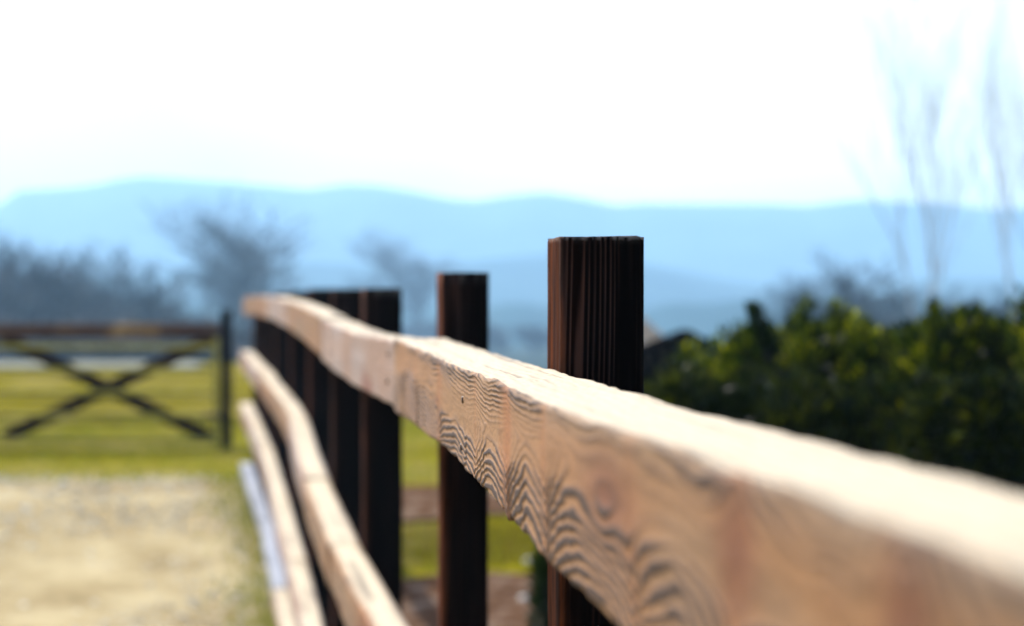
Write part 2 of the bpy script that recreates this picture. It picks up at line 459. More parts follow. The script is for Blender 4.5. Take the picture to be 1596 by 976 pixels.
def rail(name, y0, y1, zt, zb, xf, xb, nu, nv, nw, mat, parent, grain=None, seed=1, relief=.0009, label=None, rag=.0012):
    """one sawn rail. zt, zb, xf, xb: functions of y. The section runs round front, top, back, bottom."""
    ys = np.linspace(y0, y1, nu)
    vf = np.linspace(1, 0, nv); wt_ = np.linspace(0, 1, nw)[1:]
    vb = np.linspace(0, 1, 7)[1:]; wb = np.linspace(1, 0, 9)[1:-1]
    side = np.concatenate([np.zeros(nv), np.ones(len(wt_)), np.full(len(vb), 2), np.full(len(wb), 3)])
    P = np.concatenate([np.zeros(nv), wt_, np.ones(len(vb)), wb])      # 0 front .. 1 back
    V = np.concatenate([vf, np.zeros(len(wt_)), vb, np.ones(len(wb))])
    U, Pm = np.meshgrid(ys, P, indexing='ij'); _, Vm = np.meshgrid(ys, V, indexing='ij'); _, S = np.meshgrid(ys, side, indexing='ij')
    ztv, zbv, xfv, xbv = (f_(ys)[:, None] for f_ in (zt, zb, xf, xb))
    edge_t = (fbm(ys * 9, ys * 0, seed, 4) * .0035)[:, None]
    edge_b = (fbm(ys * 11, ys * 0 + 3, seed + 1, 4) * .004)[:, None]
    edge_k = (fbm(ys * 14, ys * 0 + 5, seed + 2, 4) * .0020)[:, None]
    late, seam, knot, wea = (grain or (lambda a, b_: prof_grain_plain(a, b_, seed)))(U, Vm)
    if grain:                                          # ring ends make small teeth along the lower arris
        edge_b = edge_b - .0016 * late[:, :1] - .007 * np.exp(-((ys - 1.985) / .018) ** 2)[:, None] - .003 * np.exp(-((ys - 2.45) / .03) ** 2)[:, None]
    # straight grain, saw marks and open checks on top, back and underside
    tg = 9 * Pm + 1.2 * fbm(U * 1.6, Pm * 2, seed + 20, 3); ts = tg - np.floor(tg)
    tl = sstep(.5, .9, ts) * (1 - sstep(.92, 1, ts)) * .22
    chk = sstep(.30, .42, fbm(U * 1.4, Pm * 22, seed + 26, 3)) * .5
    on_top = (S > .5)
    late = np.where(on_top, np.clip(tl + chk, 0, 1), late); seam = np.where(on_top, .0, seam); knot = np.where(on_top, 0, knot)
    wea = np.where(on_top, .15, wea)
    X = xfv + (xbv - xfv) * Pm
    ztop = ztv + edge_t * (1 - Pm) + edge_k * Pm
    zbot = zbv + edge_b
    Z = ztop + (zbot - ztop) * Vm
    # worn arrises
    ef = np.minimum(Vm, 1 - Vm) * .13; et = np.minimum(Pm, 1 - Pm) * .1
    rr = .0045; ef_ = et
    X = X + np.where(S == 0, np.maximum(0, rr - ef) ** 2 / rr * .55, 0) - np.where(S == 2, np.maximum(0, rr - ef) ** 2 / rr * .55, 0)
    Z = Z - np.where(S == 1, np.maximum(0, rr - et) ** 2 / rr * .55, 0) + np.where(S == 3, np.maximum(0, rr - et) ** 2 / rr * .55, 0)
    disp = relief * late * 1.2 + .0016 * fbm(U * 5, Vm * 4, seed + 30, 3) + .0035 * fbm(U * 1.6, Vm * 1.3, seed + 31, 2)
    X = X - np.where(S == 0, disp - .0012 * seam * (S == 0), 0)
    Z = Z + np.where(S == 1, .0013 * fbm(U * 12, Pm * 6, seed + 33, 4) - .0012 * chk, 0)
    v = np.stack([X, U, Z + EYE], -1)
    n = v.shape[1]
    idx = np.arange(nu * n).reshape(nu, n)
    a = idx[:-1]; b_ = idx[1:]
    f = np.stack([a, np.roll(a, -1, 1), np.roll(b_, -1, 1), b_], -1).reshape(-1, 4)
    vv = v.reshape(-1, 3)
    at_ = [q.reshape(-1) for q in (late, seam, knot, wea)]
    # end caps as fans
    c0 = v[0].mean(0); c1 = v[-1].mean(0)
    vv = np.vstack([vv, c0, c1]); k0 = nu * n; k1 = k0 + 1
    at_ = [np.concatenate([q, [.2, .2]]) for q in at_]
    r0 = idx[0]; r1 = idx[-1]
    half = n // 2 * 2
    # quads made of two fan triangles (degenerate free): use pairs of ring edges
    cap = []
    for ring, kc, flip in ((r0, k0, False), (r1, k1, True)):
        for i in range(0, n - 1, 2):
            q = (ring[(i + 2) % n], ring[i + 1], ring[i], kc)
            cap.append(q[::-1] if flip else q)
        if n % 2:
            q = (ring[0], ring[n - 1], ring[n - 2], kc)
    f = np.vstack([f, np.array(cap)])
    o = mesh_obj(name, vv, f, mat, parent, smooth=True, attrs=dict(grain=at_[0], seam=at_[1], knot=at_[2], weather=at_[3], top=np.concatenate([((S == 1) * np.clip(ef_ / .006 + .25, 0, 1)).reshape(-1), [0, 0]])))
    if label: o['label'] = label
    return o

fence = empty('wooden_fence', (0, 0, 0))
tag(fence, 'fence of raw sawn pine rails on near black posts, running away towards the gate', 'fence')
def I(xs, ys_):
    xs = np.array(xs, float); ys_ = np.array(ys_, float)
    return lambda y: np.interp(y, xs, ys_)
XF = lambda y: np.where(y < 4.06, .205, xleft(y) - .004 - .098 + .004 * np.minimum(1, np.maximum(0, y - 4.06)))
XB = lambda y: xleft(y) - .005
top_t = I([-1, .6, 1.5, 1.7, 2.03, 2.33, 3.1, 4.06, 5.5, 7.0, 9.6, 12, 15.4, 18], [-.076, -.074, -.0733, -.0725, -.069, -.067, -.0617, -.0515, -.047, -.018, .037, .075, .10, .11])
top_b = I([-1, 1.33, 1.7, 2.0, 2.33, 2.7, 3.36, 4.06, 18], [-.197, -.1958, -.1935, -.187, -.181, -.174, -.178, -.186, -.04])
mid_t = I([-1, 4.9, 8.0, 9.2, 10, 10.9, 13, 14.5, 16, 18], [-.70, -.71, -.65, -.575, -.50, -.46, -.43, -.37, -.285, -.27])
low_t = I([-1, 7, 8.7, 10.5, 12, 14, 16, 18], [-1.30, -1.29, -1.26, -1.14, -1.04, -.89, -.655, -.64])
bot_t = I([-1, 9, 11, 12.1, 14.3, 16, 18], [-1.64, -1.63, -1.60, -1.53, -1.32, -1.08, -1.06])
minus = lambda f_, d: (lambda y: f_(y) - d)
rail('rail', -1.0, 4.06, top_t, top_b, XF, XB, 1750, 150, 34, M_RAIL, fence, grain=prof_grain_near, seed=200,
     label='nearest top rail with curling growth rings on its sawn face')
def wob(f_, s, a): return lambda y: f_(y) + a * fbm(y * 1.1, y * 0, s, 2)
j = 0
for (a, b_) in ((4.070, 6.94), (6.946, 10.2), (10.206, 12.9), (12.906, 15.5)):
    j += 1
    rail('rail', a, b_, wob(minus(top_t, .007 if j == 1 else .0), 300 + j, .006), wob(minus(top_t, .136 if j == 1 else .125), 300 + j, .006),
         (lambda y: XF(y) + .004) if j == 1 else wob(XF, 310 + j, .008), XB, 160, 40, 10, M_RAIL if j not in (1, 3) else M_RAIL_GREY, fence, seed=210 + j * 7)
cuts = [-1, 2.5, 6.35, 8.25, 10.15, 12.05, 14.05, 15.9]
for lv, (ft, hh) in enumerate(((mid_t, .125), (low_t, .115), (bot_t, .075))):
    for k in range(len(cuts) - 1):
        a, b_ = cuts[k] + (.03 if lv == 2 else .003), cuts[k + 1] - (.03 if lv == 2 else .003)
        m_ = M_RAIL_BLUE if (lv == 2 and k >= 5) else (M_RAIL_GREY if (lv == 1 or (k + lv) % 3 == 0) else M_RAIL)
        rail('rail', a, b_, wob(ft, 400 + lv * 10 + k, .007), wob(minus(ft, hh), 400 + lv * 10 + k, .007),
             wob(XF, 440 + lv * 10 + k, .009), XB, 120, 20, 6, m_, fence, seed=500 + lv * 31 + k * 3,
             label='silvery blue weathered bottom rail' if m_ is M_RAIL_BLUE else None)

def post(x, y, top, w, d, rz, dense, seed, zbase):
    """square post: near face looks back along the fence, left face carries the rails"""
    nz = 330 if dense else 60
    nn, nl = (130, 90) if dense else (26, 16)
    z0 = zbase - .25; z1 = EYE + top
    zt = np.linspace(0, 1, nz) ** .8
    zs = z0 + (z1 - z0) * zt
    pts = []; fid = []; t_ = []
    for i in range(nl): pts.append((0, d - d * i / nl)); fid.append(0); t_.append(i / nl)          # left face, far to near
    for i in range(nn): pts.append((w * i / nn, 0)); fid.append(1); t_.append(i / nn)              # near face
    for i in range(16): pts.append((w, d * i / 16)); fid.append(2); t_.append(i / 16)
    for i in range(16): pts.append((w - w * i / 16, d)); fid.append(3); t_.append(i / 16)
    pts = np.array(pts); fid = np.array(fid); t_ = np.array(t_)
    P0 = np.broadcast_to(pts[None], (nz, len(pts), 2)).copy()
    T, Zg = np.meshgrid(t_, zs); FI, _ = np.meshgrid(fid, zs)
    # rounded arris
    cx = np.clip(P0[..., 0], .006, w - .006); cy = np.clip(P0[..., 1], .006, d - .006)
    dx = P0[..., 0] - cx; dy = P0[..., 1] - cy; L = np.sqrt(dx ** 2 + dy ** 2) + 1e-9
    P0[..., 0] = cx + dx / L * .006; P0[..., 1] = cy + dy / L * .006
    nxv, nyv = dx / L, dy / L
    wid = np.where(FI % 2 == 1, w, d)
    q = T * wid / .0080 + FI * 3.7 + 1.6 * fbm(Zg * 1.4, T * 2 + FI * 5, seed, 3) + .5 * np.sin(Zg * 2.2 + seed)
    q = q + 2.4 * fbm(T * 4.5 + FI * 2, Zg * .5, seed + 15, 2) + 2.2 * np.exp(-((T - .35) / .4) ** 2) * np.sin(Zg * 1.7 + 1)
    s = q - np.floor(q)
    ridge = sstep(.15, .45, s) * (1 - sstep(.5, .8, s))
    ridge = ridge * np.clip(.55 + 1.3 * fbm(q * .3 + 3, Zg * 2.5, seed + 3, 3), 0, 1)
    dis = .0013 * (ridge - .5) + .0012 * fbm(T * 9, Zg * 6 + FI * 4, seed + 5, 3) + .0025 * fbm(T * 1.5, Zg * 1.6 + FI * 9, seed + 6, 2)
    P0[..., 0] += nxv * dis; P0[..., 1] += nyv * dis
    topn = fbm(T * 14 + FI * 7, T * 0, seed + 8, 3) * .0022
    Zg = Zg + (zt[:, None] ** 40) * topn - .003 * (zt[:, None] ** 60) * (np.minimum(T, 1 - T) < .06)
    from_top = (z1 - Zg)
    sunlit_side = np.where(FI == 0, .35 + .6 * sstep(-.15, .25, fbm(T * 5, Zg * .8, seed + 12, 2)), 0) + np.where(FI == 1, .75 * np.exp(-T * wid / .006), 0) + np.where(FI == 1, .38 * np.exp(-(T / .4) ** 2) + .06, 0) * ridge  # sunlight on the left face painted in as redder, lighter stain
    grain_a = np.where(FI == 1, ridge * (.25 + .75 * np.exp(-((from_top - .10) / .09) ** 2)), ridge * .5)
    grain_a = grain_a * np.where(FI == 1, .35 + .85 * np.exp(-(T / .55) ** 2), 1)
    rim = .8 * np.exp(-from_top / .0016) * np.clip(.4 + 2.5 * fbm(T * 22 + FI * 3, Zg * 40, seed + 9, 2), 0, 1)
    rim = rim + .5 * np.exp(-np.minimum(T, 1 - T) * wid / .0022) * np.where((FI == 1) & (T < .5), 1, np.where((FI == 0), .7, .0)) * np.exp(-from_top / .12)
    if not dense: rim = rim * .35; sunlit_side = sunlit_side * (.45 if y > 5 else .8)
    v = np.stack([P0[..., 0], P0[..., 1], Zg], -1)
    n = len(pts)
    idx = np.arange(nz * n).reshape(nz, n)
    a, b_ = idx[:-1], idx[1:]
    f = np.stack([a, np.roll(a, -1, 1), np.roll(b_, -1, 1), b_], -1).reshape(-1, 4)
    c = v[-1].mean(0) + np.array([0, 0, .0015])
    vv = np.vstack([v.reshape(-1, 3), c])
    cap = [(idx[-1][i], idx[-1][(i + 1) % n], idx[-1][(i + 2) % n], nz * n) for i in range(0, n, 2)]
    f = np.vstack([f, np.array(cap)])
    ap = lambda q_: np.concatenate([q_.reshape(-1), [.3]])
    cr, sr = math.cos(rz), math.sin(rz)
    vx = vv[:, 0] * cr - vv[:, 1] * sr; vy = vv[:, 0] * sr + vv[:, 1] * cr
    vv = np.stack([vx, vy, vv[:, 2]], -1)
    zb_ = zbase - .0
    vv[:, 2] -= zb_
    return mesh_obj('post', vv, f, M_POST, fence, smooth=True, attrs=dict(grain=ap(grain_a), sunlit_side=ap(np.clip(sunlit_side, 0, 1)), rim=ap(np.clip(rim, 0, 1))), loc=(x, y, zb_))
POSTS = [(.53, .086, .0996, .115), (2.447, .0845, .0996, .115), (4.317, .077, .0972, .10), (6.30, .066, .112, .12), (8.2, .084, .114, .13), (10.1, .104, .122, .14),
         (12.0, .112, .125, .14), (14.0, .115, .125, .14), (14.95, .085, .12, .12), (15.85, .09, .12, .12)]
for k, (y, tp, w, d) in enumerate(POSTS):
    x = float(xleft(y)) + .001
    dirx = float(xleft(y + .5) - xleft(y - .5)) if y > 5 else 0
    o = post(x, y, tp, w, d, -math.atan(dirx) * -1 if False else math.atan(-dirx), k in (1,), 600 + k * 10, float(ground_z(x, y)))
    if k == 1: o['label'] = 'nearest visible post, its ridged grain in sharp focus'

nail_me = None
for k, (y, tp, w, d) in enumerate(POSTS[1:4]):
    for q, dz in enumerate((.036, .092)):
        yy = y + .05 + (.012 if q else -.01)
        V = [Vector((-.0016, 0, 0))]; Fc = []
        for rr2, xx in ((.0038, -.0012), (.0045, .001), (.0045, .004)):
            for i in range(8): V.append(Vector((xx, rr2 * math.cos(i * .7854), rr2 * math.sin(i * .7854))))
        for i in range(8):
            i2 = (i + 1) % 8
            Fc.append((0, 1 + i, 1 + i2)); Fc.append((1 + i, 9 + i, 9 + i2, 1 + i2)); Fc.append((9 + i, 17 + i, 17 + i2, 9 + i2))
        mesh_obj('nail', V, Fc, M_IRON, fence, loc=(float(XF(np.array(yy))) - .001, yy, EYE + float(top_t(yy)) - dz))

# ------------------------------------------------------------------ gate
def box(cx, cy, cz, sx, sy, sz, bev=.006):
    """bevelled box as a vertex and face list, long axis kept"""
    V = []; Fc = []
    hx, hy, hz = sx / 2, sy / 2, sz / 2
    b = min(bev, hx * .4, hy * .4, hz * .4)
    for z, k in ((-hz, 1), (-hz + b, 0), (hz - b, 0), (hz, 1)):
        ix, iy = (hx - b, hy - b) if k else (hx, hy)
        c = b * (0 if k else 1)
        ring = [(-ix + c, -iy), (ix - c, -iy), (ix, -iy + c), (ix, iy - c), (ix - c, iy), (-ix + c, iy), (-ix, iy - c), (-ix, -iy + c)]
        if k: ring = [(-ix, -iy), (ix, -iy), (ix, -iy), (ix, iy), (ix, iy), (-ix, iy), (-ix, iy), (-ix, -iy)]
        if k:
            ring = [(-ix + b * .3, -iy), (ix - b * .3, -iy), (ix, -iy + b * .3), (ix, iy - b * .3), (ix - b * .3, iy), (-ix + b * .3, iy), (-ix, iy - b * .3), (-ix, -iy + b * .3)]
        for (x, y) in ring: V.append(Vector((cx + x, cy + y, cz + z)))
    for r in range(3):
        for i in range(8):
            a = r * 8 + i; a2 = r * 8 + (i + 1) % 8
            Fc.append((a, a2, a2 + 8, a + 8))
    Fc.append(tuple(range(7, -1, -1))); Fc.append(tuple(range(24, 32)))
    return V, Fc
def beam(p0, p1, w, t, mat, name, parent):
    """straight piece from p0 to p1 in the parent's frame, w tall and t thick"""
    p0, p1 = Vector(p0), Vector(p1)
    L = (p1 - p0).length
    V, Fc = box(0, 0, 0, w, t, L)
    d = (p1 - p0).normalized()
    zx = d; yx = Vector((0, 1, 0)); xx = yx.cross(zx).normalized()
    Mx = Matrix((xx, yx, zx)).transposed()
    for v in V:
        s = (mnoise.noise(v * 3 + p0) * .006)
        v.x += s
    V = [Mx @ v for v in V]
    return mesh_obj(name, V, Fc, mat, parent, loc=(p0 + p1) / 2)
GD = 19.0
gp = at(353, 485, GD); gz = float(ground_z(gp.x, gp.y))
gate = empty('field_gate', (gp.x, gp.y, gz), -TH)
tag(gate, 'brown wooden field gate with crossed diagonal braces standing across the meadow', 'gate')
GH = (700 - 505) / F * GD
GWp = -(353 + 6) / F * GD           # left end of the visible bay
LEFT = 2 * GWp + .05
beam((-.07, 0, GH - .055), (LEFT, 0, GH - .055 + .0), .125, .07, M_GATE_TOP, 'top_rail', gate)
for zz in (.08, .30, .50, .70, .90):
    beam((-.12, .012, zz), (LEFT + .05, .012, zz), .042 if zz > .1 else .05, .03, M_GATE_LIT, 'rail', gate)
for xx in (-.092, GWp - .12, LEFT + .03):
    beam((xx, .003, .03), (xx, .003, GH - .113), .05, .05, M_GATE if xx != -.092 else M_GATE_LIT, 'stile', gate)
for (a, b_) in ((-.13, GWp + .05), (GWp - .05, LEFT + .07)):
    beam((a, .052, .10), (b_, .052, GH - .12), .115, .035, M_GATE, 'brace', gate)
    beam((a, .090, GH - .12), (b_, .090, .10), .115, .035, M_GATE, 'brace', gate)
for zz in (.30, GH - .06):
    beam((-.20, -.045, zz), (-.04, -.06, zz), .04, .012, M_IRON, 'hinge', gate)
gpo = empty('gate_post', (gp.x, gp.y, gz), -TH)
tag(gpo, 'dark square gate post beside the end of the fence', 'post')
V, Fc = box(.0, 0, (GH + .13) / 2 - .1, .09, .09, GH + .33, .012)
mesh_obj('shaft', V, Fc, M_GPOST, gpo)
V, Fc = box(.0, 0, GH + .075, .097, .097, .03, .008)
mesh_obj('cap', V, Fc, M_GPOST, gpo)

# ------------------------------------------------------------------ evergreen shrubs beside the fence
def leaf_cloud(rad, n, size, seed, squash=.85, shoots=0, zoff=None):
    r = random.Random(seed); V = []; Fc = []
    lobes = [(Vector((r.uniform(-.85, .85) * rad[0], r.uniform(-.6, .6) * rad[1], r.choice((r.uniform(-.6, .6), r.uniform(.5, .66))) * rad[2])), r.uniform(.24, .42)) for _ in range(40)]
    def leaf(c, d, s):
        up = Vector((r.gauss(0, 1), r.gauss(0, 1), r.gauss(0, 1))).normalized()
        sd = d.cross(up)
        if sd.length < 1e-3: return
        sd.normalize(); nrm = sd.cross(d)
        w = s * .2
        b = len(V)
        V.extend([c, c + d * s * .45 + sd * w + nrm * .08 * s, c + d * s, c + d * s * .45 - sd * w + nrm * .08 * s])
        Fc.append((b, b + 1, b + 2, b + 3))
    for i in range(n):
        lc, lr = lobes[i % len(lobes)]
        d = Vector((r.gauss(0, 1), r.gauss(0, 1), r.gauss(.15, 1))).normalized()
        q = r.random() ** .35
        c = lc + Vector((d.x * rad[0], d.y * rad[1], d.z * rad[2])) * lr * q
        c.x = max(-rad[0] * 1.3, min(rad[0] * 1.3, c.x))
        dd = (d + Vector((r.gauss(0, .5), r.gauss(0, .5), r.gauss(.5, .5)))).normalized()
        leaf(c, dd, size * r.uniform(.6, 1.25))
    for k in range(shoots // 3):
        lc, lr = lobes[r.randrange(len(lobes))]
        base = lc + Vector((0, 0, lr * rad[2] * .9)); h = r.uniform(.10, .24)
        lean = Vector((r.uniform(-.25, .25), r.uniform(-.25, .25), 1)).normalized()
        for i in range(16):
            p = base + lean * h * i / 16
            a = i * 2.4; dd = (Vector((math.cos(a), math.sin(a), 0)) * .7 + lean).normalized()
            leaf(p, dd, size * .9 * (1.15 - i / 22))
    return V, Fc
def tube(V, Fc, p0, p1, r0, r1, n=4):
    d = (p1 - p0)
    if d.length < 1e-6: return
    d.normalize()
    a = Vector((0, 0, 1)) if abs(d.z) < .8 else Vector((1, 0, 0))
    s = d.cross(a).normalized(); t = d.cross(s)
    b = len(V)
    for p, rr in ((p0, r0), (p1, r1)):
        for i in range(n):
            an = 2 * math.pi * i / n
            V.append(p + s * math.cos(an) * rr + t * math.sin(an) * rr)
    for i in range(n):
        k = (i + 1) % n
        Fc.append((b + i, b + k, b + n + k, b + n + i))
def shrub(px, dep, top_px, half_px, label, seed, mat=M_LEAF, n=9000, group='evergreen shrubs in the hedge behind the fence', size=.052, shoots=8, deep=.5, name='evergreen_shrub'):
    p = at(px, 485, dep)
    gz_ = float(ground_z(p.x, p.y))
    topz = EYE - (top_px - 485) / F * dep
    hw = half_px / F * dep
    H = topz - gz_
    root = empty(name, (p.x, p.y, gz_), -TH)
    tag(root, label, 'shrub', group)
    n = int(n * 2.5)
    V, Fc = leaf_cloud((hw, deep, H * .47), n, size, seed, shoots=shoots)
    mz = float(np.percentile([v.z for v in V[:n * 4]], 99.8))
    for v in V: v.z += H - mz
    for v in V: v.z = max(v.z, .02)
    o = mesh_obj('foliage', V, Fc, mat, root); o['kind'] = 'stuff'
    V, Fc = [], []
    r = random.Random(seed)
    for k in range(7):
        a = r.uniform(0, 6.28); q = Vector((.05 * math.cos(a), .05 * math.sin(a), -.05))
        for s in range(5):
            q2 = q + Vector((math.cos(a) * hw * .17, math.sin(a) * deep * .17, H * .17)) + Vector((r.uniform(-.03, .03), r.uniform(-.03, .03), 0))
            tube(V, Fc, q, q2, .014 - .0022 * s, .0118 - .0022 * s, 6); q = q2
    mesh_obj('stem', V, Fc, M_BARK, root)
    return root
shrub(1112, 10.4, 532, 52, 'low end shrub of the hedge, just right of the sharp post', 31, n=9000, shoots=4)
shrub(1195, 9.6, 514, 80, 'evergreen shrub with a lone dark shoot sticking up', 32, n=11000, shoots=6)
shrub(1290, 9.3, 486, 66, 'rounded yellow green evergreen shrub in the middle of the hedge', 33, n=12000, shoots=8)
shrub(1385, 9.8, 522, 70, 'lower evergreen shrub in the dip of the hedge top', 34, n=10000, shoots=6)
shrub(1465, 9.0, 484, 66, 'domed evergreen shrub in front of the tall bare trees', 35, n=12000, shoots=10)
shrub(1560, 9.2, 504, 66, 'evergreen shrub with low top near the right edge', 36, n=11000, shoots=8)
shrub(1665, 8.6, 460, 80, 'tallest evergreen shrub, cut by the right edge of the picture', 37, n=12000, shoots=9)
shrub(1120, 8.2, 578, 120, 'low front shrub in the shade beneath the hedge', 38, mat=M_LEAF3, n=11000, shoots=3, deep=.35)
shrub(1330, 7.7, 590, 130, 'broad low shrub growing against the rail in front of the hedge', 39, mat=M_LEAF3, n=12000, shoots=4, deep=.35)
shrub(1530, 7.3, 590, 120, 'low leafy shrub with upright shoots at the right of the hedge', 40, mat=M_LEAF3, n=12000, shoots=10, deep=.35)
shrub(880, 9.2, 835, 50, 'small dark shrub low down behind the sharp post', 41, mat=M_LEAF2, n=3500, shoots=2, deep=.2, group=None)
# the single dark shoot
def shoot():
    p = at(1184, 485, 9.2)
    V, Fc = [], []
    r = random.Random(3)
    z0 = EYE - (560 - 485) / F * 9.2; z1 = EYE - (478 - 485) / F * 9.2
    root = empty('laurel_shoot', (p.x, p.y, float(ground_z(p.x, p.y))), -TH)
    tag(root, 'single dark upright evergreen shoot rising above the hedge', 'shoot')
    gz_ = root.location.z
    LV, LF = [], []
    for i in range(80):
        t = i / 79; base = Vector((.035 - .07 * t, 0, z0 - gz_ + (z1 - z0) * t))
        a = i * 2.4; d = (Vector((math.cos(a), math.sin(a), .9))).normalized(); s = .085 * (1.1 - .5 * t)
        sd = d.cross(Vector((r.gauss(0, 1), r.gauss(0, 1), .3))).normalized()
        b = len(LV); LV.extend([base, base + d * s * .45 + sd * s * .26, base + d * s, base + d * s * .45 - sd * s * .26]); LF.append((b, b + 1, b + 2, b + 3))
    o = mesh_obj('foliage', LV, LF, M_LEAF2, root); o['kind'] = 'stuff'
    tube(V, Fc, Vector((.06, 0, 0)), Vector((.035, 0, z0 - gz_)), .014, .01, 6); tube(V, Fc, Vector((.035, 0, z0 - gz_)), Vector((-.035, 0, z1 - gz_)), .01, .004, 6)
    mesh_obj('stem', V, Fc, M_BARK, root)
shoot()

# white stone on the mulch
def stone(px, py, dep, s, label):
    p = at(px, py, dep); z = float(ground_z(p.x, p.y))
    V, Fc = [], []
    for i in range(7):
        for k in range(10):
            a = math.pi * i / 6; b = 2 * math.pi * k / 10
            v = Vector((math.sin(a) * math.cos(b), math.sin(a) * math.sin(b) * .8, math.cos(a) * .55))
            v *= s * (1 + .3 * mnoise.noise(v * 1.7 + Vector((px, 0, 0))))
            V.append(v)
    for i in range(6):
        for k in range(10):
            Fc.append((i * 10 + k, (i + 1) * 10 + k, (i + 1) * 10 + (k + 1) % 10, i * 10 + (k + 1) % 10))
    o = mesh_obj('stone', V, Fc, M_ROCK, smooth=True, loc=(p.x, p.y, z + s * .3))
    tag(o, label, 'stone')
stone(818, 930, 12.6, .045, 'pale rounded stone on the mulch between the two nearest posts')
stone(826, 842, 13.6, .04, 'small white stone just under the rail beside the dark shrub')

# ------------------------------------------------------------------ low buildings right of the sharp post
def prism(pts, y0, y1):
    n = len(pts)
    V = [Vector((x, y0, z)) for x, z in pts] + [Vector((x, y1, z)) for x, z in pts]
    Fc = [tuple(range(n)), tuple(range(2 * n - 1, n - 1, -1))] + [(i, i + n, (i + 1) % n + n, (i + 1) % n) for i in range(n)]
    return V, Fc
def shed():
    D = 16.0
    p = at(1070, 485, D); gz_ = float(ground_z(p.x, p.y))
    H = EYE - (514 - 485) / F * D - gz_
    root = empty('garden_shed', (p.x, p.y, gz_), -TH)
    tag(root, 'small black felt roofed shed half hidden between the post and the hedge', 'shed')
    e = .19
    for k, (x0, x1, za, zb_) in enumerate(((-.62, .0, H - .24, H), (0, .2, H, H - .12))):
        V, Fc = prism([(x0, za - .03), (x1, zb_ - .03), (x1, zb_), (x0, za)], -.45, .45)
        mesh_obj('roof', V, Fc, M_FELT, root)
    for k in range(6):
        x = -.5 + k * .1 + (.0 if k < 5 else .05); zz = H + .005 - (.24 / .62 * abs(x + .045) if x < 0 else .12 / .2 * abs(x + .045))
        V, Fc = box(x + .045, -.38, zz / 2 - .01, .098, .02, zz - .02, .003)
        mesh_obj('board', V, Fc, M_SHED, root)
    for x in (-.52, .16):
        V, Fc = box(x, 0, .42, .02, .74, .84, .004); mesh_obj('side_wall', V, Fc, M_SHED, root)
    V, Fc = box(-.18, .38, .42, .64, .02, .84, .004); mesh_obj('back_wall', V, Fc, M_SHED, root)
shed()
def cottage():
    D = 50.0
    xr = at(1042, 485, D); xl = at(905, 485, D)
    c = (xr + xl) / 2; hw = (xr - xl).length / 2
    gz_ = float(ground_z(c.x, c.y))
    root = empty('cottage', (c.x, c.y, gz_), -TH)
    tag(root, 'distant pale pink rendered cottage glimpsed beside the sharp post', 'house')
    apex = EYE + (485 - 478) / F * D - gz_; eave = EYE - (540 - 485) / F * D - gz_
    V, Fc = prism([(-hw, -.3), (hw, -.3), (hw, eave), (0, apex), (-hw, eave)], 0, 5)
    mesh_obj('wall', V, Fc, M_WALL, root)
    sl = (apex - eave) / hw
    for s in (-1, 1):
        V, Fc = prism([(0, apex + .12), (s * (hw + .25), eave + .12 - sl * .25), (s * (hw + .25), eave - sl * .25 + .01), (0, apex + .01)][::s], -.2, 5.2)
        mesh_obj('roof', V, Fc, M_TILE, root)
    V, Fc = box(0, -.0, eave * .55, .8, .06, .8, .01); w = mesh_obj('window', V, Fc, M_GLASS, root)
    V, Fc = box(0, -.035, eave * .55 - .44, .95, .10, .06, .01); mesh_obj('sill', V, Fc, M_WALL, w)
cottage()

# ------------------------------------------------------------------ bare trees
def grow(seed, H, spread, trunk_r, levels=5, stems=1, up=.5, twig_r=.03, nch=(3, 4), first=.25):
    r = random.Random(seed)
    TV, TF, CV, CF = [], [], [], []
    def rec(p, d, L, rad, lv):
        segs = 4 if lv < 2 else 3
        for s in range(segs):
            d = (d + Vector((r.gauss(0, .13), r.gauss(0, .13), r.gauss(.03 * up, .08)))).normalized()
            q = p + d * L / segs
            r1 = max(twig_r, rad * (1 - .42 / segs))
            tube(*(TV, TF) if lv < 2 else (CV, CF), p, q, max(rad, twig_r), r1, 6 if lv == 0 else (4 if lv < 3 else 3))
            p = q; rad = r1
            if lv < levels and s >= (1 if lv == 0 else 0):
                for _ in range(r.randint(*nch) if lv else r.randint(2, 3)):
                    if lv and r.random() < .35: continue
                    a = r.uniform(0, 2 * math.pi)
                    side = Vector((math.cos(a), math.sin(a), r.uniform(-.1, .6)))
                    nd = (d * r.uniform(.45, 1.0) + side * spread + Vector((0, 0, up * .35))).normalized()
                    rec(p, nd, L * r.uniform(.5, .78), rad * r.uniform(.42, .62), lv + 1)
    for s in range(stems):
        a = r.uniform(0, 6.28); lean = .0 if stems == 1 else r.uniform(.06, .2)
        rec(Vector((math.cos(a) * .15 * (stems > 1), math.sin(a) * .15 * (stems > 1), -.2)), Vector((math.cos(a) * lean, math.sin(a) * lean, 1)).normalized(), H * .55 * r.uniform(.85, 1.1), trunk_r, 0)
    mz = max(v.z for v in CV); k = H / mz
    for v in TV + CV: v *= k
    return TV, TF, CV, CF
def tree_proto(name, mats=(M_BARK, M_TWIG), **kw):
    TV, TF, CV, CF = grow(**kw)
    root = empty(name)
    mesh_obj('trunk', TV, TF, mats[0], root); mesh_obj('crown', CV, CF, mats[1], root)
    return root
oak = tree_proto('bare_tree', seed=6, H=20, spread=.95, trunk_r=.55, levels=4, nch=(2, 3), twig_r=.04, up=.35)
ash = tree_proto('bare_tree', seed=8, H=16, spread=.75, trunk_r=.4, levels=4, nch=(2, 4), twig_r=.045, up=.6)
dense = tree_proto('bare_tree', seed=12, H=14, spread=.85, trunk_r=.35, levels=4, nch=(2, 4), twig_r=.05, up=.45)
used = set()
